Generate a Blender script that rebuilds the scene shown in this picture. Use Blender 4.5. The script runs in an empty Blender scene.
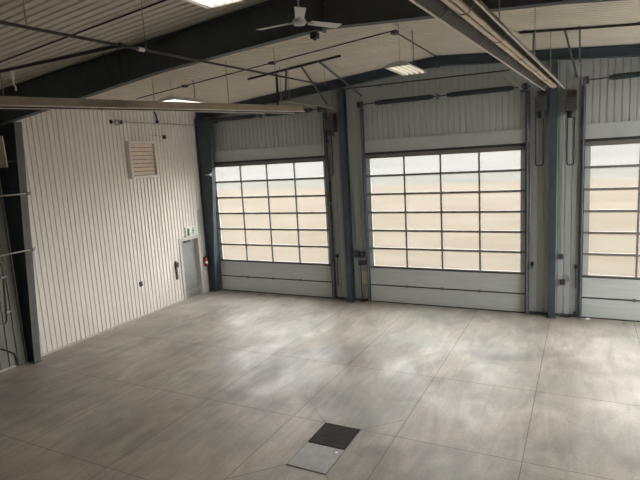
import bpy, math, random
from mathutils import Vector, Matrix
random.seed(7)
scene = bpy.context.scene
COL = scene.collection
PI = math.pi

# ------------------------------------------------------------------ materials
def mat(name, color, rough=0.6, metal=0.0, noise=0.0, scale=8.0, stretch=(1, 1, 1), emit=None, spec=0.5):
    m = bpy.data.materials.new(name); m.use_nodes = True
    nt = m.node_tree; b = nt.nodes['Principled BSDF']
    b.inputs['Base Color'].default_value = (*color, 1)
    b.inputs['Roughness'].default_value = rough
    b.inputs['Metallic'].default_value = metal
    b.inputs['Specular IOR Level'].default_value = spec
    if noise > 0:
        tc = nt.nodes.new('ShaderNodeTexCoord'); mp = nt.nodes.new('ShaderNodeMapping')
        mp.inputs['Scale'].default_value = stretch
        n = nt.nodes.new('ShaderNodeTexNoise'); n.inputs['Scale'].default_value = scale; n.inputs['Detail'].default_value = 5
        r = nt.nodes.new('ShaderNodeValToRGB')
        r.color_ramp.elements[0].position = .3; r.color_ramp.elements[1].position = .7
        r.color_ramp.elements[0].color = (*[c * (1 - noise) for c in color], 1)
        r.color_ramp.elements[1].color = (*[min(1, c * (1 + noise)) for c in color], 1)
        nt.links.new(tc.outputs['Object'], mp.inputs['Vector']); nt.links.new(mp.outputs['Vector'], n.inputs['Vector'])
        nt.links.new(n.outputs['Fac'], r.inputs['Fac']); nt.links.new(r.outputs['Color'], b.inputs['Base Color'])
    if emit:
        b.inputs['Emission Color'].default_value = (*emit[0], 1); b.inputs['Emission Strength'].default_value = emit[1]
    return m

M = {}
M['liner_left'] = mat('painted_liner_warm', (.86, .815, .77), .5, noise=.05, scale=2.5, stretch=(1, 6, .5))
M['liner_near'] = mat('near_bay_grey_green', (.27, .28, .245), .55, noise=.08, scale=2)
M['liner_end'] = mat('painted_liner_grey', (.455, .485, .485), .5, noise=.05, scale=2.5, stretch=(6, 1, .5))
M['liner_ceiling'] = mat('painted_liner_ceiling', (.78, .72, .63), .55, noise=.06, scale=1.5)
M['slab'] = mat('wall_core', (.30, .30, .30), .8, noise=.1)
M['flash'] = mat('grey_flashing', (.49, .525, .53), .5, noise=.05, scale=3)
M['pale_flash'] = mat('pale_flashing', (.55, .53, .50), .5, noise=.05, scale=3)
M['steel_blue'] = mat('blue_grey_primer', (.058, .080, .100), .5, noise=.15, scale=5)
M['steel_dark'] = mat('dark_grey_primer', (.085, .100, .112), .55, noise=.15, scale=4)
M['flange_grey'] = mat('light_grey_primer', (.15, .15, .145), .5, noise=.12, scale=5)  # near column's inner flange, a lighter grey than its web
M['frame'] = mat('anodised_frame', (.19, .175, .165), .45, noise=.05)
M['solid'] = mat('insulated_door_skin', (.57, .605, .60), .5, noise=.06, scale=3, stretch=(.4, 1, 6))
M['seal'] = mat('black_rubber', (.03, .032, .036), .7, noise=.1)
M['track'] = mat('galvanised_track', (.20, .22, .25), .45, .5, noise=.15, scale=6)
M['spring'] = mat('oiled_spring_steel', (.035, .05, .06), .4, .3, noise=.2, scale=30)
M['galv'] = mat('galvanised_steel', (.48, .47, .45), .4, .6, noise=.12, scale=9)
M['pipe_dark'] = mat('dark_iron_pipe', (.035, .03, .028), .5, noise=.2, scale=12)
M['pipe_grey'] = mat('grey_conduit', (.36, .35, .33), .4, .4, noise=.1, scale=12)
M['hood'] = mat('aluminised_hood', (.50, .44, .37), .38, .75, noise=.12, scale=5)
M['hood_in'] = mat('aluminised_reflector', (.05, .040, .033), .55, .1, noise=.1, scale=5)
M['pale_edge'] = mat('bright_hood_edge', (.80, .74, .66), .35, .3, noise=.06, scale=6)
M['hot_tube'] = mat('heater_tube', (.90, .74, .60), .35, .1, noise=.12, scale=6)
M['black'] = mat('black_plastic', (.025, .026, .03), .5, noise=.1)
M['darkbox'] = mat('dark_painted_box', (.06, .062, .07), .5, noise=.15)
M['rust'] = mat('rusty_red_paint', (.075, .04, .04), .6, noise=.2)
M['white'] = mat('white_enamel', (.78, .77, .73), .4, noise=.03)
M['lamp_dim'] = mat('old_fluorescent_lamp', (.85, .83, .72), .4, noise=.02, emit=((1, .93, .72), .45))
M['lamp'] = mat('fluorescent_lamp', (.9, .9, .85), .4, noise=.02, emit=((1, .93, .78), 2.4))
M['man_door'] = mat('grey_painted_door', (.30, .30, .295), .4, noise=.06, scale=4)
M['slat'] = mat('tan_louver_slat', (.92, .76, .64), .5, noise=.08, scale=8)
M['red'] = mat('red_enamel', (.42, .03, .02), .35, noise=.05)
M['sign'] = mat('pale_sign_plate', (.72, .77, .68), .4, noise=.03)
M['green'] = mat('green_sign_ink', (.10, .26, .14), .5, noise=.05)
M['ink'] = mat('dark_sign_ink', (.05, .06, .05), .5, noise=.05)
M['board'] = mat('pale_wood_board', (.70, .60, .47), .6, noise=.1, scale=4, stretch=(1, 1, 8))
M['paper'] = mat('yellowed_tag', (.60, .60, .45), .7, noise=.05)
M['grate'] = mat('cast_iron_grate', (.034, .022, .019), .85, noise=.35, scale=14)
M['plate'] = mat('worn_steel_plate', (.36, .34, .34), .45, .2, noise=.12, scale=6)
M['joint'] = mat('joint_filler', (.20, .175, .15), .8, noise=.2, scale=3)
M['scrap'] = mat('white_scrap', (.85, .84, .80), .7, noise=.04)

def concrete():
    m = bpy.data.materials.new('worn_concrete'); m.use_nodes = True
    nt = m.node_tree; L = nt.links; b = nt.nodes['Principled BSDF']
    tc = nt.nodes.new('ShaderNodeTexCoord')
    def nz(scale, stretch, rot, lo, hi, detail=6, dist=0.0):
        mp = nt.nodes.new('ShaderNodeMapping'); mp.inputs['Scale'].default_value = stretch; mp.inputs['Rotation'].default_value = (0, 0, rot)
        n = nt.nodes.new('ShaderNodeTexNoise'); n.inputs['Scale'].default_value = scale; n.inputs['Detail'].default_value = detail
        n.inputs['Distortion'].default_value = dist
        mr = nt.nodes.new('ShaderNodeMapRange'); mr.inputs['From Min'].default_value = .3; mr.inputs['From Max'].default_value = .7
        mr.inputs['To Min'].default_value = lo; mr.inputs['To Max'].default_value = hi
        L.new(tc.outputs['Object'], mp.inputs['Vector']); L.new(mp.outputs['Vector'], n.inputs['Vector']); L.new(n.outputs['Fac'], mr.inputs['Value'])
        return mr.outputs['Result']
    def mul(a, c):
        x = nt.nodes.new('ShaderNodeMath'); x.operation = 'MULTIPLY'; L.new(a, x.inputs[0]); L.new(c, x.inputs[1]); return x.outputs[0]
    broad = nz(.45, (1, 1, 1), .2, .70, 1.18, 6, .9)
    mid = nz(1.7, (1, .55, 1), .5, .80, 1.15, 8, 1.2)
    streak = nz(2.4, (1.7, .30, 1), -.12, .88, 1.09, 7, 1.6)      # tyre drag marks
    fine = nz(26, (1, 1, 1), 0, .90, 1.09, 5)
    f = mul(mul(broad, mid), mul(streak, fine))
    hue = nt.nodes.new('ShaderNodeMix'); hue.data_type = 'RGBA'
    hue.inputs['A'].default_value = (.455, .40, .345, 1); hue.inputs['B'].default_value = (.405, .385, .34, 1)
    L.new(nz(.7, (1, 1, 1), 1.0, 0, 1, 4, .5), hue.inputs['Factor'])
    vm = nt.nodes.new('ShaderNodeVectorMath'); vm.operation = 'SCALE'
    L.new(hue.outputs['Result'], vm.inputs[0]); L.new(f, vm.inputs['Scale'])
    L.new(vm.outputs['Vector'], b.inputs['Base Color'])
    L.new(nz(1.3, (1, .6, 1), .4, .34, .56, 6, .8), b.inputs['Roughness'])
    b.inputs['Specular IOR Level'].default_value = .5
    return m
M['concrete'] = concrete()

def pane_mat():
    m = bpy.data.materials.new('diffusing_pane'); m.use_nodes = True
    nt = m.node_tree; L = nt.links; nt.nodes.remove(nt.nodes['Principled BSDF'])
    out = nt.nodes['Material Output']
    tr = nt.nodes.new('ShaderNodeBsdfTransparent'); tr.inputs['Color'].default_value = (.97, .96, .94, 1)
    tl = nt.nodes.new('ShaderNodeBsdfTranslucent'); tl.inputs['Color'].default_value = (.90, .90, .86, 1)
    gl = nt.nodes.new('ShaderNodeBsdfGlossy'); gl.inputs['Roughness'].default_value = .15; gl.inputs['Color'].default_value = (.8, .8, .8, 1)
    tc = nt.nodes.new('ShaderNodeTexCoord'); mp = nt.nodes.new('ShaderNodeMapping'); mp.inputs['Scale'].default_value = (.25, 1, 5)
    n = nt.nodes.new('ShaderNodeTexNoise'); n.inputs['Scale'].default_value = 1.6; n.inputs['Detail'].default_value = 3
    mr = nt.nodes.new('ShaderNodeMapRange'); mr.inputs['From Min'].default_value = .3; mr.inputs['From Max'].default_value = .7
    mr.inputs['To Min'].default_value = .035; mr.inputs['To Max'].default_value = .065
    mx = nt.nodes.new('ShaderNodeMixShader'); m2 = nt.nodes.new('ShaderNodeMixShader'); m2.inputs['Fac'].default_value = .03
    L.new(tc.outputs['Object'], mp.inputs['Vector']); L.new(mp.outputs['Vector'], n.inputs['Vector']); L.new(n.outputs['Fac'], mr.inputs['Value'])
    L.new(mr.outputs['Result'], mx.inputs['Fac']); L.new(tr.outputs[0], mx.inputs[1]); L.new(tl.outputs[0], mx.inputs[2])
    L.new(mx.outputs[0], m2.inputs[1]); L.new(gl.outputs[0], m2.inputs[2]); L.new(m2.outputs[0], out.inputs['Surface'])
    return m
M['pane'] = pane_mat()
M['yard'] = mat('tan_gravel_yard', (.064, .0445, .0235), .95, noise=.10, scale=.12, stretch=(.4, 1.6, 1), spec=.1)
M['bounce_slab'] = mat('pale_bounce_slab', (.55, .53, .49), .9, noise=.06, scale=.5, spec=.1)
M['verge'] = mat('grey_green_verge', (.042, .040, .031), .95, noise=.12, scale=.05, spec=.1)
M['field'] = mat('pale_stubble_field', (.060, .057, .051), .95, noise=.06, scale=.02, spec=.1)

# ------------------------------------------------------------------ mesh builder
class MB:
    def __init__(s): s.v = []; s.f = []; s.sm = []
    def add(s, vs, fs, smooth=False):
        o = len(s.v); s.v += [tuple(x) for x in vs]
        for f in fs: s.f.append(tuple(i + o for i in f)); s.sm.append(smooth)
        return s
    def box(s, a, b):
        x0, x1 = sorted((a[0], b[0])); y0, y1 = sorted((a[1], b[1])); z0, z1 = sorted((a[2], b[2]))
        v = [(x0,y0,z0),(x1,y0,z0),(x1,y1,z0),(x0,y1,z0),(x0,y0,z1),(x1,y0,z1),(x1,y1,z1),(x0,y1,z1)]
        return s.add(v, [(0,3,2,1),(4,5,6,7),(0,1,5,4),(1,2,6,5),(2,3,7,6),(3,0,4,7)])
    def hexa(s, v):      # 8 free corners, same order as box
        return s.add(v, [(0,3,2,1),(4,5,6,7),(0,1,5,4),(1,2,6,5),(2,3,7,6),(3,0,4,7)])
    def bar(s, a, b, w, h, up=(0, 0, 1)):   # rectangular bar between two points
        a, b = Vector(a), Vector(b); d = (b - a).normalized(); u = Vector(up)
        if abs(d.dot(u)) > .95: u = Vector((0, 1, 0))
        r = d.cross(u).normalized(); u = r.cross(d).normalized()
        q = []
        for p in (a, b):
            q += [p - r*w/2 - u*h/2, p + r*w/2 - u*h/2, p + r*w/2 + u*h/2, p - r*w/2 + u*h/2]
        return s.add(q, [(0,1,2,3),(7,6,5,4),(0,4,5,1),(1,5,6,2),(2,6,7,3),(3,7,4,0)])
    def tube(s, pts, r, n=10, caps=True):
        pts = [Vector(p) for p in pts]; rings = []
        for i, p in enumerate(pts):
            d = ((pts[min(i+1, len(pts)-1)] - p).normalized() + (p - pts[max(i-1, 0)]).normalized()).normalized()
            u = Vector((0, 0, 1)) if abs(d.z) < .9 else Vector((1, 0, 0))
            if i and abs(d.dot(pu)) < .95: u = pu
            a = d.cross(u).normalized(); c = a.cross(d).normalized(); pu = c
            rr = r[i] if isinstance(r, (list, tuple)) else r
            rings.append([p + a*math.cos(2*PI*k/n)*rr + c*math.sin(2*PI*k/n)*rr for k in range(n)])
        vs = [v for q in rings for v in q]; fs = []
        for i in range(len(pts)-1):
            for k in range(n):
                fs.append((i*n+k, i*n+(k+1) % n, (i+1)*n+(k+1) % n, (i+1)*n+k))
        s.add(vs, fs, True)
        if caps:
            s.add(rings[0], [tuple(reversed(range(n)))]); s.add(rings[-1], [tuple(range(n))])
        return s
    def lathe(s, prof, c=(0, 0, 0), n=20):       # profile of (r, z)
        vs = []; fs = []
        for r, z in prof:
            for k in range(n): vs.append((c[0]+r*math.cos(2*PI*k/n), c[1]+r*math.sin(2*PI*k/n), c[2]+z))
        for i in range(len(prof)-1):
            for k in range(n): fs.append((i*n+k, i*n+(k+1) % n, (i+1)*n+(k+1) % n, (i+1)*n+k))
        s.add(vs, fs, True)
        s.add(vs[:n], [tuple(reversed(range(n)))]); s.add(vs[-n:], [tuple(range(n))])
        return s
    def prism(s, poly, axis, a, b):              # polygon in the two other axes, extruded along axis
        def P(p, t):
            return {'x': (t, p[0], p[1]), 'y': (p[0], t, p[1]), 'z': (p[0], p[1], t)}[axis]
        n = len(poly); vs = [P(p, a) for p in poly] + [P(p, b) for p in poly]
        fs = [tuple(range(n)), tuple(reversed(range(n, 2*n)))] + [(i, i+n, (i+1) % n + n, (i+1) % n) for i in range(n)]
        return s.add(vs, fs)
    def xf(s, mtx):
        s.v = [tuple(mtx @ Vector(v)) for v in s.v]; return s
    def build(s, name, m, parent=None, loc=None, bevel=0.0):
        me = bpy.data.meshes.new(name); me.from_pydata(s.v, [], s.f); me.update()
        for p, k in zip(me.polygons, s.sm): p.use_smooth = k
        import bmesh
        bm = bmesh.new(); bm.from_mesh(me); bmesh.ops.recalc_face_normals(bm, faces=bm.faces); bm.to_mesh(me); bm.free()
        me.materials.append(m if not isinstance(m, str) else M[m])
        o = bpy.data.objects.new(name, me); COL.objects.link(o)
        if parent: o.parent = parent
        if loc: o.location = loc
        if bevel:
            bv = o.modifiers.new('bevel', 'BEVEL'); bv.width = bevel; bv.segments = 2; bv.limit_method = 'ANGLE'
        return o

def tag(o, label=None, cat=None, group=None, kind=None):
    if label: o['label'] = label
    if cat: o['category'] = cat
    if group: o['group'] = group
    if kind: o['kind'] = kind
    return o
def thing(name, label, cat, loc=(0, 0, 0), group=None, kind=None):
    o = bpy.data.objects.new(name, None); COL.objects.link(o); o.location = loc; o.empty_display_size = .2
    return tag(o, label, cat, group, kind)
def copy_tree(o, parent=None):
    c = o.copy(); COL.objects.link(c)
    if parent: c.parent = parent
    for ch in list(o.children): copy_tree(ch, c)
    return c

# ------------------------------------------------------------------ dimensions (metres)
XR, RIDGE, YB = 16.4, 8.2, -20.0
EAVE, SLOPE = 6.15, .083
def roof(x): return EAVE + SLOPE * (x if x <= RIDGE else 2*RIDGE - x)
DOORX = [.506, 6.112, 11.790]         # left edge of each door's glass
GW, ROW, GZ = 4.096, .533, 1.114      # glass width, row height, sill of the glass
GT = GZ + 6*ROW                       # top of the glass

# ------------------------------------------------------------------ setting
MB().box((-.3, YB-.2, -.2), (XR+.3, .22, 0)).build('floor', 'concrete')
fl = bpy.data.objects['floor']; tag(fl, 'worn grey concrete floor of the empty bay', 'floor', kind='structure')
j = MB()
def strip(a, b, w=.011):
    a, b = Vector((*a, 0)), Vector((*b, 0)); d = (b-a).normalized(); r = Vector((-d.y, d.x, 0))*w/2
    j.add([a-r+Vector((0,0,.0012)), b-r+Vector((0,0,.0012)), b+r+Vector((0,0,.0012)), a+r+Vector((0,0,.0012))], [(0,1,2,3)])
for k in range(-2, 6):
    x = 5.43 + 1.842*k
    strip((x, YB), (x, -.1))
for k in range(-5, 2):
    strip((0, -7.06 + 2.34*k), (XR, -7.06 + 2.34*k))
strip((7.9, -8.33), (7.29, -8.96), .012); strip((7.89, -7.06), (7.08, -6.28), .010)
strip((8.53, -7.06), (9.10, -6.5), .009); strip((8.53, -8.34), (9.1, -9.0), .010)
o = j.build('control_joints', 'joint', fl)

def ribbed(mb, a, b, zlo, zhi, place, pitch=.138, depth=.027, gw=.05, gi=.034):
    """vertical liner: profile runs along t from a to b; place(t, d, z) -> point, d = depth behind the face"""
    prof = []; t = a
    while t < b - 1e-6:
        g0 = t + pitch - gw
        for tt, d in ((t, 0), (g0, 0), (g0 + (gw-gi)/2, depth), (g0 + (gw+gi)/2, depth)):
            if tt < b: prof.append((tt, d))
        t += pitch
    prof.append((b, 0))
    vs = []; fs = []
    for tt, d in prof:
        vs.append(place(tt, d, zlo(tt))); vs.append(place(tt, d, zhi(tt)))
    for i in range(len(prof)-1): fs.append((2*i, 2*i+2, 2*i+3, 2*i+1))
    mb.add(vs, fs)

# left wall: liner skin as one mesh, core behind it
DY0, DY1, DZ = -1.50, -.60, 2.0       # walk door opening
lw = MB()
L0 = lambda t: 0.0
LE = lambda t: EAVE + .02
PL = lambda t, d, z: (-d, t, z)
ribbed(lw, -7.02, DY0, L0, LE, PL)
ribbed(lw, DY0, DY1, lambda t: DZ, LE, PL)
ribbed(lw, DY1, 0, L0, LE, PL)
wl = lw.build('wall_left', 'liner_left'); tag(wl, 'pale ribbed metal left wall with a louver and a walk door', 'wall', kind='structure')
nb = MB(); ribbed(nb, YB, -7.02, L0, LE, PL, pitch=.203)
nb.build('near_bay_skin', 'liner_near', wl)  # near bay of the left wall, coloured darker grey-green than the rest
core = MB().box((-.25, YB, 0), (-.03, DY0, 6.3)).box((-.25, DY0, DZ), (-.03, DY1, 6.3)).box((-.25, DY1, 0), (-.03, .2, 6.3))
core.build('wall_core', 'slab', wl)

# door wall
fw = MB()
PF = lambda t, d, z: (t, d, z)
edges = [0.0]
for x in DOORX: edges += [x-.13, x+GW+.13]
edges.append(XR)
for i in range(0, len(edges), 2): ribbed(fw, edges[i], edges[i+1], L0, roof, PF, pitch=.152, depth=.018, gw=.045, gi=.03)
for i in range(1, len(edges)-1, 2): ribbed(fw, edges[i], edges[i+1], lambda t: 4.42, roof, PF, pitch=.152, depth=.018, gw=.045, gi=.03)
wf = fw.build('wall_front', 'liner_end'); tag(wf, 'grey ribbed metal end wall holding the three big doors', 'wall', kind='structure')
core = MB()
for i in range(0, len(edges), 2): core.box((edges[i]-(.25 if i == 0 else 0), .03, 0), (edges[i+1]+(.25 if i == 6 else 0), .2, 7))
for i in range(1, len(edges)-1, 2): core.box((edges[i], .03, 4.42), (edges[i+1], .2, 7))
core.build('wall_core', 'slab', wf)

WY0, WY1, WZ0, WZ1 = -6.6, -.5, 1.0, 5.6     # added side window, out of view, to brighten the left wall
rw = MB(); PR = lambda t, d, z: (XR + d, t, z)
ribbed(rw, YB, WY0, L0, LE, PR); ribbed(rw, WY1, 0, L0, LE, PR)
ribbed(rw, WY0, WY1, L0, lambda t: WZ0, PR); ribbed(rw, WY0, WY1, lambda t: WZ1, LE, PR)
wr = rw.build('wall_right', 'liner_left'); tag(wr, 'pale ribbed metal right wall beside the third door', 'wall', kind='structure')
MB().box((XR+.03, YB, 0), (XR+.25, WY0, 6.3)).box((XR+.03, WY1, 0), (XR+.25, .2, 6.3)).box((XR+.03, WY0, 0), (XR+.25, WY1, WZ0)).box((XR+.03, WY0, WZ1), (XR+.25, WY1, 6.3)).build('wall_core', 'slab', wr)
wn = thing('fill_window_1', 'added unseen side window letting extra light onto the left wall', 'window', (XR+.08, (WY0+WY1)/2, WZ0), kind='structure')
wh, wz = (WY1-WY0)/2, WZ1-WZ0
m = MB().box((-.03, -wh, 0), (.06, wh, .05)).box((-.03, -wh, wz-.05), (.06, wh, wz))
for q in range(6):
    c = -wh+.03+(2*wh-.06)*q/5; m.box((-.03, c-.03, .05), (.06, c+.03, wz-.05))
m.box((-.02, -wh, wz/2-.02), (.05, wh, wz/2+.02))
wfm = m.build('fill_window_frame', 'frame', wn)
MB().box((.01, -wh, .03), (.02, wh, wz-.03)).build('panes', 'pane', wfm)
bw = MB(); ribbed(bw, 0, XR, L0, roof, lambda t, d, z: (t, YB - d, z))
wb = bw.build('wall_back', 'liner_end'); tag(wb, 'grey ribbed metal wall behind the camera', 'wall', kind='structure')
MB().box((-.25, YB-.25, 0), (XR+.25, YB-.03, 7)).build('wall_core', 'slab', wb)

# ceiling: ribs run up the slope
cl = MB()
prof = []; t = YB
while t < 0:
    prof += [(t, 0), (t+.10, 0), (t+.112, .028), (t+.146, .028)]; t += .158
prof = [p for p in prof if p[0] < 0] + [(0, 0)]
for (xa, xb) in ((-.03, RIDGE), (RIDGE, XR+.03)):
    vs = []; fs = []
    for y, d in prof: vs += [(xa, y, roof(xa)+d), (xb, y, roof(xb)+d)]
    for i in range(len(prof)-1): fs.append((2*i, 2*i+1, 2*i+3, 2*i+2))
    cl.add(vs, fs)
ce = cl.build('ceiling', 'liner_ceiling'); tag(ce, 'beige ribbed metal ceiling sloping to a central ridge', 'ceiling', kind='structure')
for n, xa, xb in (('l', -.3, RIDGE), ('r', RIDGE, XR+.3)):
    za, zb = roof(xa), roof(xb)
    MB().hexa([(xa,YB-.25,za+.04),(xb,YB-.25,zb+.04),(xb,.25,zb+.04),(xa,.25,za+.04),(xa,YB-.25,za+.16),(xb,YB-.25,zb+.16),(xb,.25,zb+.16),(xa,.25,za+.16)]).build('roof_deck', 'slab', ce)
# ridge cap strip and sheet laps
rc = MB().prism([(RIDGE-.14, roof(RIDGE-.14)-.012), (RIDGE, roof(RIDGE)-.012), (RIDGE+.14, roof(RIDGE+.14)-.012), (RIDGE+.14, roof(RIDGE+.14)-.002), (RIDGE, roof(RIDGE)-.002), (RIDGE-.14, roof(RIDGE-.14)-.002)], 'y', -6.9, -.3)
tag(rc.build('trim_1', 'liner_ceiling'), 'folded beige cap strip along the ceiling ridge', 'trim', kind='structure')

# header flashings above the doors, base trims
for i, x in enumerate(DOORX):
    h = MB().box((x-.22, -.035, 4.47), (x+GW+.22, .028, 4.80)).box((x-.22, -.05, 4.45), (x+GW+.22, .028, 4.475))
    o = h.build('trim_%d' % (i+2), 'flash')
    tag(o, ['smooth grey header flashing above the left door', 'smooth grey header flashing above the middle door', 'smooth grey header flashing above the right door'][i], 'trim', kind='structure')
for i, (a, b, lab) in enumerate([(DOORX[0]+GW+.2, DOORX[1]-.2, 'grey sill trim at the floor between left and middle doors'), (DOORX[1]+GW+.2, DOORX[2]-.2, 'grey sill trim at the floor between middle and right doors')]):
    tag(MB().box((a, -.012, 0), (b, .03, .07)).build('trim_%d' % (i+5), 'steel_dark'), lab, 'trim', kind='structure')
tag(MB().box((-.03, YB, 0), (.012, -7.3, .05)).box((-.03, -6.85, 0), (.012, DY0-.06, .05)).build('baseboard_left', 'pale_flash'), 'thin pale base trim along the foot of left wall', 'trim', kind='structure')
tag(MB().box((-.02, -6.78, .05), (.012, -6.66, 5.6)).build('trim_7', 'flash'), 'grey upright strip on left wall beside the near column', 'trim', kind='structure')  # flat grey strip over the ribs next to the near column
tag(MB().box((-.025, DY1+.06, 0), (.012, -.30, 2.9)).build('trim_8', 'pale_flash'), 'smooth pale panel between walk door and corner column', 'trim', kind='structure')

# ------------------------------------------------------------------ overhead doors
def overhead_door(i, label):
    x0 = DOORX[i]; root = thing('door_%d' % (i+1), label, 'door', (x0 + GW/2, .0, 0), kind='structure')
    xa, xb = -GW/2-.127, GW/2+.127
    for (za, zb) in ((.03, .525), (.535, 1.05)):
        m = MB().box((xa, .005, za), (xb, .05, zb))
        for q in range(3):
            zz = za + (zb-za)*(.25+.25*q); m.box((xa+.02, .001, zz-.004), (xb-.02, .006, zz+.004))
        sp = m.build('solid_panel', 'solid', root, bevel=.004)
        if za < .1:
            hg = MB()
            for q in range(1, 4): 
                MB().box((xa+.1+GW*q/4-.035, -.02, .49), (xa+.1+GW*q/4+.035, .004, .57)).build('hinge', 'frame', sp)
    MB().box((xa, -.008, .512), (xb, .03, .545)).build('section_joint', 'seal', root)
    MB().box((xa, .0, 0.001), (xb, .055, .032)).build('bottom_seal', 'seal', root)
    MB().box((xa, -.012, 1.05), (xb, .052, 1.075)).build('section_joint', 'seal', root)
    for r in range(6):
        za = GZ - .03 + ROW*r if r else 1.075
        zb = GZ - .03 + ROW*(r+1) if r < 5 else GT+.085
        m = MB()
        g0, g1 = GZ + ROW*r + (.026 if r else 0), GZ + ROW*(r+1) - (.026 if r < 5 else .035)
        m.box((xa, 0, za), (xb, .05, g0)); m.box((xa, 0, g1), (xb, .05, zb-(.003 if r < 5 else 0)))
        st = MB().box((xa, 0, g0), (-GW/2, .05, g1)), MB().box((GW/2, 0, g0), (xb, .05, g1))
        for q in range(1, 4):
            c = -GW/2 + GW*q/4; m.box((c-.022, 0, g0), (c+.022, .05, g1))
        sec = m.build('glazed_section', 'frame', root)
        for t_ in st: t_.build('end_stile', 'flash', sec)
        pm = MB()
        for q in range(4):
            c0 = -GW/2 + GW*q/4; pm.box((c0+.0, .020, g0-.006), (c0+GW/4, .030, g1+.006))
        pm.build('panes', 'pane', sec)
    MB().box((xa-.02, -.02, 4.385), (xb+.02, .0285, 4.449)).build('head_seal', 'seal', root)
overhead_door(0, 'left overhead door with four columns of hazy panes, next to the corner')
overhead_door(1, 'middle overhead door with hazy panes, between the two wall columns')
overhead_door(2, 'right overhead door with hazy panes, cut off by the photo edge')

# tracks
def track(x, side, label):
    root = thing('door_track', label, 'door track', (x, -.005, 0), 'upright steel tracks at the door edges')
    MB().box((-.05, -.01, 0), (.05, .0, 5.72)).build('wall_angle', 'track', root)
    s = side
    MB().box((.05*s, -.11, .02), (.044*s, -.01, 5.70)).build('angle_leg', 'steel_blue', root)
    MB().tube([(.01*s, -.085, .05), (.01*s, -.085, 5.65)], .025, 8).build('track_channel', 'track', root)
    for k in range(9): MB().box((-.03, -.10, .5+.62*k), (.05, -.01, .56+.62*k)).build('bracket', 'track', root)
    MB().tube([(-.035*s, -.06, .15), (-.035*s, -.06, 5.7)], .004, 6).build('lift_cable', 'black', root)
names = ['left edge of the left door', 'right edge of the left door', 'left edge of the middle door', 'right edge of the middle door', 'left edge of the right door', 'right edge of the right door']
k = 0
for x in DOORX:
    track(x-.175, 1, 'upright grey steel door track on the ' + names[k]); k += 1
    if x < 11: track(x+GW+.175, -1, 'upright grey steel door track on the ' + names[k])
    k += 1

# torsion springs
def spring_set(i, label):
    x0 = DOORX[i]; root = thing('torsion_spring_shaft', label, 'door spring', (x0 + GW/2, -.24, 5.80), 'spring shafts above the doors')
    h = GW/2; sh = .46 if i == 0 else 0
    MB().tube([(-h-.20+sh, 0, 0), (h+.24, 0, 0)], .015, 8).build('shaft', 'pipe_dark', root)
    for (a, b) in ((-h+.40+sh*.25, -h+1.88), (h-1.70, h-.22)):
        m = MB(); n = 46
        pts = [a + (b-a)*q/n for q in range(n+1)]
        m.tube([(p, 0, 0) for p in pts], [.072 if q % 2 else .060 for q in range(n+1)], 12)
        m.tube([(a-.07, 0, 0), (a, 0, 0)], .052, 12); m.tube([(b, 0, 0), (b+.07, 0, 0)], .052, 12)
        m.build('spring', 'spring', root)
    for xx in (-h-.12+sh, h+.12):
        m = MB(); m.tube([(xx-.05, 0, 0), (xx-.04, 0, 0), (xx+.04, 0, 0), (xx+.05, 0, 0)], [.10, .085, .085, .10], 16)
        m.build('cable_drum', 'darkbox', root)
    for xx in (-h-.19+sh, 0, h+.19):
        MB().box((xx-.012, -.06, -.07), (xx+.012, .215, .07)).build('bearing_plate', 'track', root)
spring_set(0, 'dark spring shaft on the wall above the left door')
spring_set(1, 'dark two-spring shaft on the wall above the middle door')
spring_set(2, 'dark spring shaft on the wall above the right door')

# operators with chain loops
def operator(x, z, zc, chains, label):
    root = thing('door_operator', label, 'door operator', (x, -.17, z), 'chain door operators beside the wall columns')
    MB().box((-.13, -.17, -.20), (.13, .06, .14)).build('gear_housing', 'darkbox', root, bevel=.015)
    MB().tube([(0, -.06, -.20), (0, -.06, -.36)], [.085, .080], 14).build('motor', 'black', root)
    MB().box((-.10, .06, -.25), (.10, .165, .30)).build('mounting_plate', 'track', root)
    MB().tube([(-.02, -.02, .16), (.12, -.02, .16)], .12, 18).build('chain_wheel', 'rust', root)
    m = MB(); c0, c1 = chains
    m.tube([(c0-x, -.03, .05), (c0-x, -.03, zc-z+.05), (c0-x+.02, -.03, zc-z), (c1-x-.02, -.03, zc-z), (c1-x, -.03, zc-z+.05), (c1-x, -.03, .05)], .019, 6)
    m.build('hand_chain', 'black', root)
operator(5.03, 5.36, 3.86, (4.86, 5.02), 'dark door operator with hand chain, left of the first wall column')
operator(10.69, 5.38, 3.88, (10.58, 10.75), 'dark door operator with hand chain, left of the second wall column')
operator(11.35, 5.33, 3.86, (11.28, 11.43), 'dark door operator with hand chain, right of the second wall column')

# ------------------------------------------------------------------ steel frame
def frame_column(y, inner0, inner1, ztop, label, m, outer=0.02, fh=.08, fm=None):
    root = thing('steel_column', label, 'steel column', (0, y, 0))
    f = lambda z: inner0 + (inner1-inner0)*z/ztop
    MB().hexa([(outer,-.008,0),(f(0),-.008,0),(f(0),.008,0),(outer,.008,0),(outer,-.008,ztop),(f(ztop),-.008,ztop),(f(ztop),.008,ztop),(outer,.008,ztop)]).build('web', m, root)
    MB().hexa([(f(0)-.015,-fh,0),(f(0),-fh,0),(f(0),fh,0),(f(0)-.015,fh,0),(f(ztop)-.015,-fh,ztop),(f(ztop),-fh,ztop),(f(ztop),fh,ztop),(f(ztop)-.015,fh,ztop)]).build('inner_flange', fm or m, root)
    MB().box((outer, -fh, 0), (outer+.015, fh, ztop)).build('outer_flange', m, root)
    MB().box((outer, -.09, 0.001), (f(0)+.03, .085, .02)).build('base_plate', m, root)
    MB().prism([(outer, 4.0), (f(4.0), 4.0), (f(4.0), 4.02), (outer, 4.02)], 'y', -.08, .08).build('stiffener', m, root)
    return root
frame_column(-6.93, .27, .80, 5.50, 'dark tapered steel column at the left edge of the photo', 'steel_blue', fh=.085, fm='flange_grey')
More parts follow.
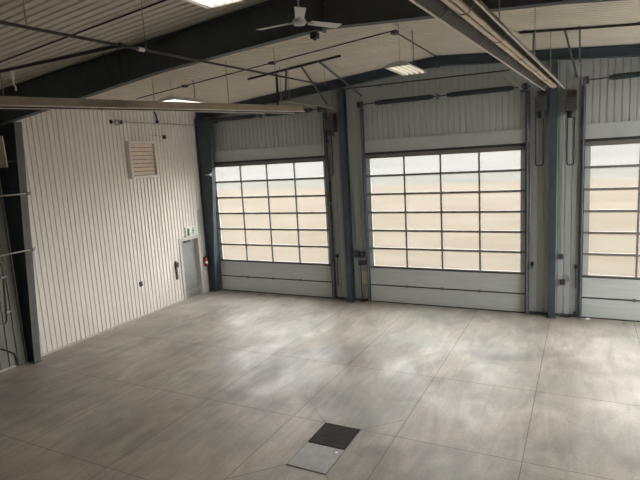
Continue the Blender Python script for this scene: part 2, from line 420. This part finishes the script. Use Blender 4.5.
frame_column(-.20, .28, .72, 5.90, 'blue-grey tapered steel column in the far left corner', 'steel_blue')

def wall_column(x, label):
    root = thing('steel_column', label, 'steel column', (x, -.14, 0), 'upright columns between the doors')
    zt = roof(x) - .28
    MB().box((-.005, -.10, 0), (.005, .12, zt)).build('web', 'steel_blue', root)
    MB().box((-.08, -.115, 0), (.08, -.10, zt)).build('inner_flange', 'steel_blue', root)
    MB().box((-.08, .12, 0), (.08, .135, zt)).build('outer_flange', 'steel_blue', root)
    MB().box((-.11, -.135, 0.001), (.11, .125, .02)).build('base_plate', 'steel_dark', root)
wall_column(5.38, 'blue-grey upright column between the left and middle doors')
wall_column(10.97, 'blue-grey upright column between the middle and right doors')

def rafter(y, pts, fw_, label, m, ridge_plate=True, brace=None):
    """pts: (x, z_bottom) from left to right; top follows the roof"""
    root = thing('steel_rafter', label, 'steel rafter', (0, y, 0))
    w = MB(); top = lambda x: roof(x) - .015
    bf = MB(); tf = MB()
    for (xa, za), (xb, zb) in zip(pts[:-1], pts[1:]):
        w.hexa([(xa,-.006,za),(xb,-.006,zb),(xb,.006,zb),(xa,.006,za),(xa,-.006,top(xa)),(xb,-.006,top(xb)),(xb,.006,top(xb)),(xa,.006,top(xa))])
        bf.hexa([(xa,-fw_/2,za),(xb,-fw_/2,zb),(xb,fw_/2,zb),(xa,fw_/2,za),(xa,-fw_/2,za+.015),(xb,-fw_/2,zb+.015),(xb,fw_/2,zb+.015),(xa,fw_/2,za+.015)])
        tf.hexa([(xa,-fw_/2,top(xa)-.015),(xb,-fw_/2,top(xb)-.015),(xb,fw_/2,top(xb)-.015),(xa,fw_/2,top(xa)-.015),(xa,-fw_/2,top(xa)),(xb,-fw_/2,top(xb)),(xb,fw_/2,top(xb)),(xa,fw_/2,top(xa))])
    w.build('web', m, root); bf.build('bottom_flange', m, root); tf.build('top_flange', m, root)
    zr = [z for x, z in pts if abs(x-RIDGE) < .01][0]
    pl = MB().box((RIDGE-.02, -fw_/2, zr-.04), (RIDGE+.02, fw_/2, top(RIDGE)-.005)).build('ridge_plate', m, root)
    for q in range(3):
        for s in (-1, 1): MB().tube([(RIDGE-.05, s*fw_*.3, zr+.06+q*(top(RIDGE)-zr-.15)/2), (RIDGE+.05, s*fw_*.3, zr+.06+q*(top(RIDGE)-zr-.15)/2)], .013, 6).build('bolt', 'pipe_dark', pl)
    if brace:
        for (a, b) in brace: MB().bar(a, b, .035, .035).build('flange_brace', m, root)
    return root
NP = [(.03, 5.44), (.80, 5.53), (5.0, 6.0), (RIDGE, 6.21), (2*RIDGE-5.0, 6.0), (2*RIDGE-.80, 5.53), (XR-.03, 5.44)]
rafter(-6.99, NP, .15, 'deep dark steel rafter crossing the ceiling above the near column', 'steel_dark',
       brace=[((4.07, -.09, 5.92), (3.79, -.12, 6.45)), ((4.07, -.09, 5.92), (4.14, -.12, 6.47)), ((12.4, -.09, 5.92), (12.7, -.12, 6.42))])
NF = [(.03, 5.90), (RIDGE, 5.90+SLOPE*RIDGE), (XR-.03, 5.90)]
rafter(-.16, NF, .20, 'blue-grey steel rafter against the top of the end wall', 'steel_blue')

# ------------------------------------------------------------------ radiant tube heaters
def heater(a, b, label, hang, burner_end, group='radiant tube heaters under the ceiling'):
    a, b = Vector(a), Vector(b); L = (b-a).length; d = (b-a).normalized()
    root = thing('tube_heater', label, 'radiant heater', tuple(a), group)
    r = d.cross(Vector((0, 0, 1))).normalized(); u = r.cross(d)
    mt = Matrix((( d.x, r.x, u.x), (d.y, r.y, u.y), (d.z, r.z, u.z))).to_4x4()
    q_ = .64
    out = [(-.30, -.13), (-.288, -.13), (-.145, .085), (.145, .085), (.288, -.13), (.30, -.13), (.153, .10), (-.153, .10)]
    inn = [(-.284, -.128), (-.143, .081), (.143, .081), (.284, -.128), (.280, -.128), (.141, .077), (-.141, .077), (-.280, -.128)]
    out = [(a_*q_, c_*q_) for a_, c_ in out]; inn = [(a_*q_, c_*q_) for a_, c_ in inn]
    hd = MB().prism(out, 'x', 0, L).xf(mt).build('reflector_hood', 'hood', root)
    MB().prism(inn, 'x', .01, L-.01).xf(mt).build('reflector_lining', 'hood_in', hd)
    for s in (-1, 1): MB().tube([(.02, .034*s, -.040), (L-.18, .034*s, -.040)], .024, 16).xf(mt).build('heater_tube', 'hot_tube', root)
    MB().tube([(L-.18, .034, -.040), (L-.13, .028, -.040), (L-.11, 0, -.040), (L-.13, -.028, -.040), (L-.18, -.034, -.040)], .024, 12).xf(mt).build('return_bend', 'hot_tube', root)
    for s in (-1, 1): MB().tube([(0, .187*s, -.086), (L, .187*s, -.086)], .010, 8).xf(mt).build('hood_edge', 'pale_edge', hd)
    n = int(L/1.3)
    for q in range(n):
        t = .5 + q*(L-1.0)/(n-1)
        MB().tube([(t, -.182, -.08), (t, -.10, -.01), (t, -.05, -.078), (t, 0, -.082), (t, .05, -.078), (t, .10, -.01), (t, .182, -.08)], .006, 6).xf(mt).build('tube_strap', 'galv', root)
    for t in hang:
        p = a + d*t; top = roof(p.x) - .005
        MB().tube([tuple(p - a + u*.062), (p.x-a.x, p.y-a.y, top-a.z)], .008, 6).build('hanger_rod', 'pipe_grey', root)
    bx = MB().box((L, -.10, -.07), (L+.30, .10, .10)).xf(mt) if burner_end else MB().box((-.32, -.11, -.08), (0, .11, .11)).xf(mt)
    bx.build('burner_box', 'darkbox' , root, bevel=.01)
    return root, d
HA, HB = Vector((3.45, -9.55, 5.49)), Vector((5.32, -2.62, 5.60))
heater(HA, HB, 'long tube heater with dull hood hanging across the left wall', [.6, 3.2, 5.0, 6.6], False)
heater((10.66, -11.6, 5.48), (11.06, -1.75, 5.60), 'long tube heater hanging at right, open underside with two bright tubes', [.8, 3.6, 6.6, 9.0], False)

# gas connector on the left heater
gc = thing('gas_hose', 'white gas hose dropping from the dark pipe to left heater', 'gas hose', (4.1, -9.18, 5.6))
MB().tube([(.10, 0, .25), (.10, 0, .14)], .028, 10).build('shutoff_valve', 'white', gc)
MB().tube([(.10, 0, .15), (.08, .01, .08), (.11, .02, .02), (.09, .03, -.02)], .014, 8).build('hose', 'white', gc)

# ------------------------------------------------------------------ pipes and conduits
P = thing('gas_pipe', 'thin dark pipe running along the ceiling to the far wall, then above the doors', 'pipe', (5.57, -.30, 6.20))
A0 = Vector((6.62, -11.4, 5.79)); A1 = Vector((5.57, -.32, 6.27)); o0 = Vector((5.57, -.30, 6.20))
MB().tube([A0-o0, A1-o0, Vector((5.62, -.28, 6.27))-o0, Vector((10.0, -.28, 6.23))-o0], .018, 10).build('pipe', 'pipe_dark', P)
jx = A0 + (A1-A0)*.235
MB().tube([A0+(A1-A0)*.230-o0, A0+(A1-A0)*.240-o0], .028, 10).build('union_fitting', 'white', P)
for f in (.08, .245, .60, .86):
    q = A0 + (A1-A0)*f; MB().tube([q-o0, (q.x-o0.x, q.y-o0.y, roof(q.x)-.01-o0.z)], .006, 6).build('hanger_rod', 'pipe_grey', P)
for xx in (6.6, 8.1, 9.6): MB().box((xx-.01-o0.x, .02+.01, 6.22-o0.z), (xx+.01-o0.x, .10, 6.27-o0.z)).build('clip', 'track', P)
jn = A0 + (A1-A0)*.20
B = thing('branch_pipe', 'dark branch pipe running to the left from the ceiling pipe', 'pipe', tuple(jn))
MB().tube([(0, 0, 0), (-.12, 0, 0), (-6.4, .05, .0)], .024, 10).build('pipe', 'pipe_dark', B)
MB().tube([(-.06, 0, 0), (.035, 0, 0)], .034, 10).build('tee_fitting', 'pipe_dark', B)
for xx in (-2.6, -5.2): MB().tube([(xx, .02, 0), (xx, .02, roof(jn.x+xx)-.01-jn.z)], .006, 6).build('hanger_rod', 'pipe_grey', B)

def ceiling_conduit(y, xa, xb, boxes, label):
    root = thing('ceiling_conduit', label, 'conduit', (xa, y, roof(xa)-.03))
    pts = [(xa, 0, roof(xa)-.022)] + ([(RIDGE, 0, roof(RIDGE)-.022)] if xb > RIDGE else []) + [(xb, 0, roof(xb)-.022)]
    MB().tube([(p[0]-xa, 0, p[2]-roof(xa)+.03) for p in pts], .013, 8).build('conduit', 'pipe_dark', root)
    for x in boxes:
        z = roof(x)-roof(xa)+.03; MB().box((x-xa-.06, -.06, z-.055), (x-xa+.06, .06, z-.003)).build('junction_box', 'darkbox', root)
ceiling_conduit(-3.67, 1.0, 8.25, (2.67, 5.27), 'thin dark ceiling conduit with two junction boxes in the far bay')
ceiling_conduit(-8.22, .9, 8.1, (), 'thin dark ceiling conduit in the near bay, before the deep rafter')
ceiling_conduit(-4.9, 9.6, 15.5, (12.0,), 'thin dark conduit on the right ceiling slope')
# conduit along the ridge
rcz = roof(RIDGE)-.035
R_ = thing('ridge_conduit', 'thin conduit running along the ceiling ridge to the end wall', 'conduit', (RIDGE-.02, -3.6, rcz))
MB().tube([(0, 0, 0), (0, 3.32, 0)], .014, 8).build('conduit', 'pipe_dark', R_)
MB().box((-.06, -.08, -.05), (.06, .08, .025)).build('junction_box', 'darkbox', R_)

# ceiling strut bars with braces
def strut_bar(xa, xb, y, braces, drops, label):
    root = thing('strut_bar', label, 'strut bar', (xa, y, roof(xa)-.03), 'strut bars under the ceiling')
    o0 = Vector((xa, y, roof(xa)-.03)); pt = lambda x: Vector((x, y, roof(x)-.035))
    MB().bar(pt(xa)-o0, pt(xb)-o0, .042, .042).build('channel', 'pipe_dark', root)
    for x, e in braces: MB().bar(pt(x)-o0, Vector(e)-o0, .036, .036).build('brace', 'steel_dark', root)
    for x, zz in drops: MB().tube([pt(x)-o0, Vector((x, y, zz))-o0], .008, 6).build('drop_rod', 'pipe_grey', root)
    for x in (xa+.1, (xa+xb)/2, xb-.1):
        q = pt(x)-o0; MB().box((q.x-.03, -.03, q.z+.015), (q.x+.03, .03, q.z+.033)).build('ceiling_clip', 'track', root)
strut_bar(4.0, 6.6, -2.8, [(5.55, (4.90, -.14, 5.92)), (5.14, (5.05, -2.80, 5.78)), (6.03, (6.0, -.12, 6.05))], [], 'dark strut bar under the left ceiling slope with struts to the operator')
b2 = strut_bar(10.44, 12.6, -2.6, [(10.71, (10.50, -.16, 6.30)), (11.27, (11.46, -.16, 5.90)), (11.53, (11.52, -.14, 6.25))], [], 'dark strut bar under the right ceiling slope with braces to the end wall')
# heater support struts from bar 1
hs = thing('heater_hanger', 'dark upright strut holding up the far end of left heater', 'hanger', (4.87, -2.86, 5.7))
MB().bar((0, 0, .03), (0, .03, .775), .045, .045).build('strut', 'pipe_dark', hs)

# light pipes running out from the end wall
for (xx, lab) in ((5.28, 'pale thin pipe running out from wall above the first column to left heater'), (10.26, 'pale thin pipe sticking out from the wall beside right heater')):
    t_ = thing('wall_pipe', lab, 'pipe', (xx, -.02, 5.75), 'pale pipes out from the end wall')
    MB().tube([(0, .01, 0), (0, -.25, 0), (-.03, -3.15, 0)], .018, 8).build('pipe', 'galv', t_)
    MB().box((-.05, -.012, -.05), (.05, .02, .05)).build('wall_flange', 'darkbox', t_)
    MB().tube([(-.03, -2.9, 0), (-.03, -2.9, roof(xx)-5.755)], .006, 6).build('hanger_rod', 'pipe_grey', t_)

# ------------------------------------------------------------------ lights
def light(x, y, z, label, lamp='lamp'):
    root = thing('ceiling_light', label, 'ceiling light', (x, y, z), 'hanging fluorescent lights')
    W, Ln = .25, .61
    m = MB().prism([(-W, -.045), (-W+.01, -.045), (-W+.10, .018), (W-.10, .018), (W-.01, -.045), (W, -.045), (W-.09, .03), (-W+.09, .03)], 'y', -Ln, Ln)
    hs_ = m.build('housing', 'white', root)
    for s in (-1, 1): MB().prism([(-W+.01, -.045), (-W+.10, .02), (W-.10, .02), (W-.01, -.045)], 'y', s*Ln, s*(Ln-.012)).build('end_cap', 'white', hs_)
    MB().box((-.08, -Ln+.1, .03), (.08, Ln-.1, .07)).build('ballast_cover', 'white', hs_)
    for q in range(4):
        xx = -.165 + .11*q
        MB().tube([(xx, -Ln+.04, -.025), (xx, Ln-.04, -.025)], .019, 10).build('lamp_tube', lamp, root)
    for s in (-1, 1):
        MB().tube([(0, s*.42, .07), (0, s*.42, roof(x)-z-.005)], .005, 6).build('hanger_wire', 'pipe_grey', root)
    MB().tube([(.05, .3, .065), (.06, .33, .3), (.05, .3, roof(x)-z-.005)], .007, 6).build('power_cord', 'black', root)
light(3.14, -4.28, 5.90, 'lit fluorescent light seen just above the left heater')
light(8.47, -3.82, 6.02, 'pale fluorescent light under the ridge, before the middle door', 'lamp_dim')
light(8.22, -9.98, 6.05, 'fluorescent light with bare tubes at the top photo edge, nearest')

# ------------------------------------------------------------------ fan
F_ = thing('ceiling_fan', 'white three-blade ceiling fan hanging under the ridge', 'ceiling fan', (8.33, -7.95, 6.10))
MB().tube([(0, 0, .05), (0, 0, .70)], .014, 10).build('downrod', 'pipe_grey', F_)
MB().lathe([(.02, -.045), (.075, -.04), (.09, -.012), (.085, .02), (.05, .05), (.02, .06)]).build('motor', 'white', F_)
MB().lathe([(.065, .66), (.06, .71), (.02, .725)]).build('canopy', 'white', F_)
for ang in (180, 60, 300):
    m = MB(); a_ = math.radians(ang)
    n = 6; top = []; 
    for k2 in range(n+1):
        t_ = .16 + (.63-.16)*k2/n; w = .055 + .015*k2/n
        for (s, dz) in ((-1, .010), (1, -.010)):
            top.append((t_, s*w, dz))
    vs = [(x, y, z+.004) for x, y, z in top] + [(x, y, z-.004) for x, y, z in top]
    N = len(top); fs = []
    for k2 in range(n):
        i0 = 2*k2; fs += [(i0, i0+1, i0+3, i0+2), (N+i0, N+i0+2, N+i0+3, N+i0+1), (i0, i0+2, N+i0+2, N+i0), (i0+1, N+i0+1, N+i0+3, i0+3)]
    fs += [(0, N, N+1, 1), (N-2, N-1, 2*N-1, 2*N-2)]
    m.add(vs, fs).xf(Matrix.Rotation(a_, 4, 'Z'))
    bl = m.build('blade', 'white', F_)
    MB().box((.08, -.02, -.008), (.22, .02, .006)).xf(Matrix.Rotation(a_, 4, 'Z')).build('blade_iron', 'pipe_grey', bl)
db = thing('sensor_box', 'small dark box under the deep rafter just beyond the fan', 'box', (8.05, -6.97, 6.185))
MB().box((-.055, -.055, -.085), (.055, .055, .0)).build('housing', 'black', db, bevel=.01)
MB().tube([(0, 0, -.085), (0, 0, -.105)], .025, 10).build('lens', 'black', db)

# ------------------------------------------------------------------ left wall things
V = thing('wall_louver', 'square louver shutter in a grey frame, high on the left wall', 'louver', (0, -2.80, 4.10))
fr = MB().box((0, -.52, 0), (.16, -.46, 1.06)).box((0, .46, 0), (.16, .52, 1.06)).box((0, -.46, 0), (.16, .46, .07)).box((0, -.46, .99), (.16, .46, 1.06))
fr.build('frame', 'liner_left', V, bevel=.004)
MB().box((.0, -.46, .07), (.012, .46, .99)).build('back_plate', 'frame', V)
for q in range(8):
    z = .085 + q*.114
    MB().hexa([(.075,-.43,z+.095),(.115,-.43,z),(.115,.43,z),(.075,.43,z+.095),(.080,-.43,z+.101),(.121,-.43,z+.005),(.121,.43,z+.005),(.080,.43,z+.101)]).build('slat', 'slat', V)
MB().box((.085, .10, .53), (.128, .22, .55)).build('latch', 'galv', V)

Wp = thing('wall_conduit', 'grey conduit running level along the top of left wall', 'conduit', (.05, -3.75, 5.69))
MB().tube([(0, 0, 0), (0, 3.50, .02)], .014, 8).build('conduit', 'galv', Wp)
for s in (0, .35): MB().box((-.05, s-.02, -.05), (.02, s+.02, .05)).build('clamp', 'black', Wp)
MB().tube([(.01, .18+.07*math.cos(q*PI/6), -.02+.07*math.sin(q*PI/6)) for q in range(13)], .012, 6).build('cable_coil', 'black', Wp)
Ca = thing('loose_cable', 'short black cable curling down under the left heater', 'cable', (.05, -2.05, 5.75))
MB().tube([(0, -.22, .40), (.02, -.13, .37), (.03, -.05, .27), (.02, .02, .13), (0, .06, -.02)], .022, 8).build('cable', 'black', Ca)
MB().box((-.05, .03, -.03), (.02, .10, .04)).build('clip', 'black', Ca)
Sb = thing('sensor_box', 'small dark sensor on left wall, above and right of louver', 'sensor', (0, -1.74, 5.30))
MB().box((-.012, -.045, -.055), (.06, .045, .055)).build('housing', 'darkbox', Sb, bevel=.008)
MB().tube([(.015, -.04, .03), (.015, -.55, .05)], .008, 6).build('conduit', 'pipe_grey', Sb)
Ob = thing('wall_outlet', 'tiny dark outlet box low on the middle of left wall', 'outlet', (0, -3.32, 1.0))
MB().box((0, -.05, -.07), (.04, .05, .07)).build('box', 'black', Ob, bevel=.006)
MB().box((.04, -.025, -.045), (.048, .025, .045)).build('cover', 'darkbox', Ob)
Pb = thing('latch_bar', 'dark upright bar on left wall, left of the walk door', 'bar', (0, -1.80, .78))
MB().box((-.012, -.035, 0), (.05, .035, .60)).build('bar', 'darkbox', Pb, bevel=.006)
MB().box((.05, -.05, .40), (.09, .05, .55)).build('handle_block', 'black', Pb)

# walk door
D = thing('door_4', 'grey walk door in the left wall near the corner', 'door', (0, (DY0+DY1)/2, 0), kind='structure')
hw = (DY1-DY0)/2
MB().box((-.17, -hw+.003, 0), (.03, -hw+.04, DZ-.003)).box((-.17, hw-.04, 0), (.03, hw-.003, DZ-.003)).box((-.17, -hw+.04, DZ-.04), (.03, hw-.04, DZ-.003)).box((.002, -hw-.06, 0), (.03, -hw+.003, DZ+.06)).box((.002, hw-.003, 0), (.03, hw+.06, DZ+.06)).box((.002, -hw+.003, DZ-.003), (.03, hw-.003, DZ+.06)).build('door_frame', 'pale_flash', D)
MB().box((-.21, -hw+.003, 0), (-.172, hw-.003, DZ-.003)).build('weather_stop', 'seal', D)
lf = MB().box((-.165, -hw+.04, .012), (-.12, hw-.04, DZ-.04)).build('leaf', 'man_door', D)
MB().box((-.12, -hw+.06, .02), (-.116, hw-.06, .25)).build('kick_plate', 'galv', lf)
hd = MB().tube([(-.12, -hw+.11, 1.0), (-.075, -hw+.11, 1.0), (-.07, -hw+.13, 1.0), (-.07, -hw+.24, 1.0)], .012, 8).build('door_handle', 'galv', lf)
MB().box((-.12, -hw+.30, DZ-.13), (-.06, -hw+.58, DZ-.065)).build('door_closer', 'darkbox', lf)
MB().tube([(-.09, -hw+.44, DZ-.066), (-.05, -hw+.40, DZ-.055), (-.03, -hw+.2, DZ-.055)], .012, 6).build('closer_arm', 'darkbox', lf)

S = thing('exit_sign', 'pale exit pictogram sign right above the grey walk door', 'sign', (0, -.95, 2.07))
MB().box((0, -.27, 0), (.05, .27, .32)).build('plate', 'sign', S, bevel=.006)
s_ = MB().box((.05, -.20, .03), (.054, -.10, .27)); s_.build('doorway_mark', 'ink', S)
rm = MB()   # running figure
rm.lathe([(.001, 0), (.026, 0), (.026, .003), (.001, .003)], (0, 0, 0), 14).xf(Matrix.Translation((.052, .09, .255)) @ Matrix.Rotation(PI/2, 4, 'Y'))
rm.bar((.053, .08, .22), (.053, .06, .14), .05, .004, up=(1, 0, 0)); rm.bar((.053, .075, .21), (.053, -.01, .19), .022, .004, up=(1, 0, 0)); rm.bar((.053, .08, .21), (.053, .14, .15), .022, .004, up=(1, 0, 0))
rm.bar((.053, .06, .14), (.053, .12, .05), .026, .004, up=(1, 0, 0)); rm.bar((.053, .06, .14), (.053, .01, .10), .026, .004, up=(1, 0, 0)); rm.bar((.053, .01, .10), (.053, .02, .04), .022, .004, up=(1, 0, 0))
rm.build('running_figure', 'green', S)

E_ = thing('fire_extinguisher', 'small red fire extinguisher hung beside the walk door', 'fire extinguisher', (.10, -.42, .94))
MB().lathe([(.045, 0), (.056, .02), (.056, .24), (.045, .275), (.022, .29), (.022, .31)]).build('cylinder', 'red', E_)
MB().lathe([(.0570, .10), (.0570, .17)]).build('label_band', 'white', E_)
MB().box((-.02, -.015, .31), (.02, .06, .355)).build('valve_handle', 'black', E_)
MB().tube([(0, .05, .33), (.02, .078, .29), (.02, .078, .16), (.01, .074, .10)], .010, 8).build('hose', 'black', E_)
MB().box((-.093, -.02, .08), (-.05, .02, .32)).build('wall_bracket', 'darkbox', E_)

# things on and by the near column
Bd = thing('notice_board', 'pale board fixed to the near column at left photo edge', 'board', (.50, -7.18, 4.55))
MB().hexa([(-.30,-.03,0),(.14,-.03,0),(.14,-.005,0),(-.30,-.005,0),(-.33,-.03,.66),(.11,-.03,.66),(.11,-.005,.66),(-.33,-.005,.66)]).build('panel', 'board', Bd)
m = MB()
for s in (-.2, .05): MB().box((s-.02, -.005, .1), (s+.02, .24, .14)).build('bracket', 'darkbox', Bd)
for (z, xx, lab) in ((3.96, .70, 'upper pale rail clamped to the near column'), (2.70, .58, 'lower pale rail clamped to the near column')):
    r_ = thing('rail_pipe', lab, 'rail', (xx, -6.86, z), 'pale rails on the near column')
    MB().tube([(0, 0, 0), (-.02, -1.6, -.02)], .017, 10).build('pipe', 'galv', r_)
    MB().box((-.08, -.03, -.035), (.04, .02, .035)).build('clamp', 'pipe_grey', r_)
    MB().tube([(-.05, .0, 0), (-.05, .10, .02)], .012, 8).build('hook', 'pipe_grey', r_)
Lp = thing('conduit_loop', 'bent pale conduit loop on wall left of near column', 'conduit', (.04, -7.5, 1.0))
MB().tube([(0, -1.2, .02), (0, -.08, .04), (0, .10, .06), (0, .16, .12), (0, .18, .3), (0, .25, 1.38), (0, .22, 1.46), (0, .1, 1.48), (0, -1.2, 1.50)], .018, 8).build('conduit', 'pipe_grey', Lp)
for z in (.3, 1.1): MB().box((-.044, .15, z), (.02, .27, z+.04)).build('clip', 'galv', Lp)
Lc = thing('loose_cable', 'thin dark cable drooping along wall foot left of near column', 'cable', (.03, -7.35, .3))
MB().tube([(0, -1.3, .36), (0, -.5, .30), (0, -.2, .22), (0, .05, .02), (0, .10, -.29)], .014, 8).build('cable', 'black', Lc)
bk = thing('wall_bracket', 'small pale stub bracket on the far corner column', 'bracket', (.50, -.31, 4.05))
MB().box((-.10, -.09, -.02), (.08, 0, .02)).build('arm', 'galv', bk)
MB().box((.04, -.02, -.06), (.09, 0, .06)).build('plate', 'galv', bk)

# controls on the end wall
C1 = thing('push_button_station', 'cluster of dark control boxes right of the first column', 'control box', (5.70, 0, 1.12))
for (a, b) in (((-.17, -.10, .24), (-.03, 0, .44)), ((.0, -.09, .24), (.14, 0, .42)), ((-.06, -.08, .0), (.05, 0, .13)), ((.08, -.07, .02), (.18, 0, .14))):
    c = MB().box(a, b).build('box', 'darkbox', C1, bevel=.008)
    for q in range(2):
        zz = a[2] + (b[2]-a[2])*(.3+.35*q); xx = (a[0]+b[0])/2
        MB().tube([(xx, a[1], zz), (xx, a[1]-.018, zz)], .016, 10).build('button', ['black', 'pipe_grey'][q], c)
MB().tube([(-.10, -.03, .44), (-.10, -.03, 2.6)], .012, 8).build('conduit', 'pipe_grey', C1)
MB().tube([(-.01, -.03, 0), (-.01, -.03, -.75), (.02, -.03, -1.10)], .012, 8).build('cord', 'black', C1)
tg = thing('paper_tag', 'yellowish tag on the wall under the dark control boxes', 'tag', (5.80, -.012, .55))
MB().box((-.09, -.004, 0), (.09, .012, .42)).build('sheet', 'paper', tg)
MB().box((-.095, -.006, .39), (.095, .0, .43)).build('clip_strip', 'pipe_grey', tg)
def keeper(x, z, label, tail):
    k_ = thing('chain_keeper', label, 'chain keeper', (x, 0, z), 'small dark chain keepers by the doors')
    MB().box((-.035, -.07, -.05), (.035, .004, .05)).build('bracket', 'black', k_, bevel=.006)
    MB().tube([(.0, -.06, -.03), (.0, -.06, -tail)], .013, 8).build('chain_tail', 'black', k_)
keeper(4.93, 1.38, 'dark chain keeper with long chain tail, right of the left door', .95)
keeper(10.50, 1.35, 'dark chain keeper low beside the middle door, left of second column', .12)
keeper(11.51, 1.32, 'dark chain keeper beside the left edge of the right door', .55)
jb = thing('junction_box', 'small dark box on the wall just right of second column', 'box', (11.17, 0, 1.50))
MB().box((-.05, -.06, 0), (.05, .006, .13)).build('box', 'darkbox', jb, bevel=.006)
MB().tube([(0, -.03, .13), (0, -.03, 2.4)], .010, 8).build('conduit', 'pipe_grey', jb)
vb = thing('water_valve', 'dark valve with a bent pale pipe right of second column', 'valve', (11.22, 0, .84))
MB().box((-.06, -.09, 0), (.06, .006, .14)).build('valve_body', 'darkbox', vb, bevel=.01)
MB().tube([(.05, -.05, .10), (.14, -.05, .10), (.16, -.05, .13), (.16, -.05, .24), (.12, -.05, .27), (.02, -.05, .27)], .016, 8).build('pipe', 'galv', vb)
MB().tube([(0, -.09, .07), (0, -.12, .07)], .045, 12).build('hand_wheel', 'rust', vb)
hp = thing('floor_hose', 'short dark hose lying at wall foot right of second column', 'hose', (11.38, -.09, .0))
MB().tube([(-.20, .05, .022), (-.05, .0, .022), (.08, .02, .05), (.14, .07, .16)], .022, 8).build('hose', 'black', hp)
MB().tube([(.14, .07, .15), (.155, .085, .20)], .028, 8).build('coupling', 'galv', hp)
h2 = thing('floor_hose', 'short dark hose lying at wall foot below the paper tag', 'hose', (5.78, -.10, 0))
MB().tube([(-.12, .03, .022), (.0, .0, .022), (.09, .02, .05), (.12, .075, .14)], .022, 8).build('hose', 'black', h2)
MB().tube([(.12, .075, .13), (.13, .08, .18)], .028, 8).build('coupling', 'galv', h2)
sc = MB().hexa([(-.05,-.03,.001),(.05,-.025,.001),(.045,.03,.001),(-.04,.025,.001),(-.045,-.025,.03),(.04,-.02,.02),(.04,.025,.035),(-.035,.02,.025)]).build('paper_scrap', 'scrap', loc=(11.80, -.10, 0))
tag(sc, 'white paper scrap on the floor before the right door', 'scrap')

# ------------------------------------------------------------------ floor drain
g = thing('drain_grate', 'dark square iron drain grate set in the floor', 'drain grate', (8.215, -7.385, 0))
gr = MB().box((-.315, -.315, .0015), (.315, -.275, .010)).box((-.315, .275, .0015), (.315, .315, .010)).box((-.315, -.275, .0015), (-.275, .275, .010)).box((.275, -.275, .0015), (.315, .275, .010))
gr.build('frame', 'grate', g)
for q in range(14):
    x = -.262 + q*.0403; MB().box((x-.011, -.275, .003), (x+.011, .275, .009)).build('bar', 'grate', g)
for q in range(4): MB().box((-.275, -.19+q*.125, .002), (.275, -.175+q*.125, .0075)).build('cross_bar', 'grate', g)
MB().box((-.275, -.275, .0012), (.275, .275, .002)).build('pit', 'black', g)
pl = thing('drain_cover', 'grey steel cover plate in the floor beside the dark grate', 'drain cover', (8.215, -8.03, 0))
MB().box((-.312, -.315, .0015), (.312, .315, .008)).build('plate', 'plate', pl, bevel=.002)
MB().box((-.325, -.33, .0012), (.325, .325, .003)).build('rim', 'joint', pl)
MB().tube([(.23, .22, .008), (.23, .22, .0105)], .024, 12).build('lifting_bolt', 'scrap', pl)

# ------------------------------------------------------------------ outside
tag(MB().box((-250, -120, -.3), (260, 64, -.205)).build('yard', 'yard'), 'tan gravel yard outside the doors', 'ground', kind='structure')
tag(MB().box((XR+.3, -26, -.20), (XR+46, -.6, -.06)).build('bounce_slab', 'bounce_slab'), 'added unseen pale slab bouncing light in through the side window', 'ground', kind='structure')  # added out of view: throws light up through the side window
tag(MB().box((-400, 64, -.3), (420, 110, -.205)).build('verge', 'verge'), 'grey-green grass strip beyond the yard', 'ground', kind='structure')
tag(MB().box((-2500, 110, -.3), (2500, 4000, -.205)).build('field', 'field'), 'pale open field reaching to the horizon', 'ground', kind='structure')

w = bpy.data.worlds.new('overcast_sky'); scene.world = w; w.use_nodes = True
nt = w.node_tree; bg = nt.nodes['Background']
tc = nt.nodes.new('ShaderNodeTexCoord'); sx = nt.nodes.new('ShaderNodeSeparateXYZ'); rp = nt.nodes.new('ShaderNodeValToRGB')
rp.color_ramp.elements[0].position = 0.0; rp.color_ramp.elements[0].color = (.98, .97, .95, 1)
rp.color_ramp.elements[1].position = .8; rp.color_ramp.elements[1].color = (.90, .95, 1.0, 1)
nt.links.new(tc.outputs['Generated'], sx.inputs[0]); nt.links.new(sx.outputs['Z'], rp.inputs['Fac']); nt.links.new(rp.outputs['Color'], bg.inputs['Color'])
bg.inputs['Strength'].default_value = 8

# ------------------------------------------------------------------ camera
cam = bpy.data.cameras.new('camera'); co = bpy.data.objects.new('camera', cam); COL.objects.link(co)
cam.sensor_width = 36; cam.lens = 516.34*36/640; cam.clip_start = .05; cam.clip_end = 6000
yaw, pitch, roll = [math.radians(a) for a in (-27.29289, -8.75794, -3.31250)]
f = Vector((math.sin(yaw)*math.cos(pitch), math.cos(yaw)*math.cos(pitch), math.sin(pitch)))
r = Vector((math.cos(yaw), -math.sin(yaw), 0)); u = r.cross(f)
r2 = r*math.cos(roll) + u*math.sin(roll); u2 = -r*math.sin(roll) + u*math.cos(roll)
co.matrix_world = Matrix(((r2.x, u2.x, -f.x, 11.65138), (r2.y, u2.y, -f.y, -14.15946), (r2.z, u2.z, -f.z, 4.31258), (0, 0, 0, 1)))
scene.camera = co

vs = scene.view_settings
scene.display_settings.display_device = 'sRGB'
vs.view_transform = 'Standard'; vs.look = 'None'; vs.gamma = 1; vs.use_curve_mapping = False
vs.exposure = 0.0
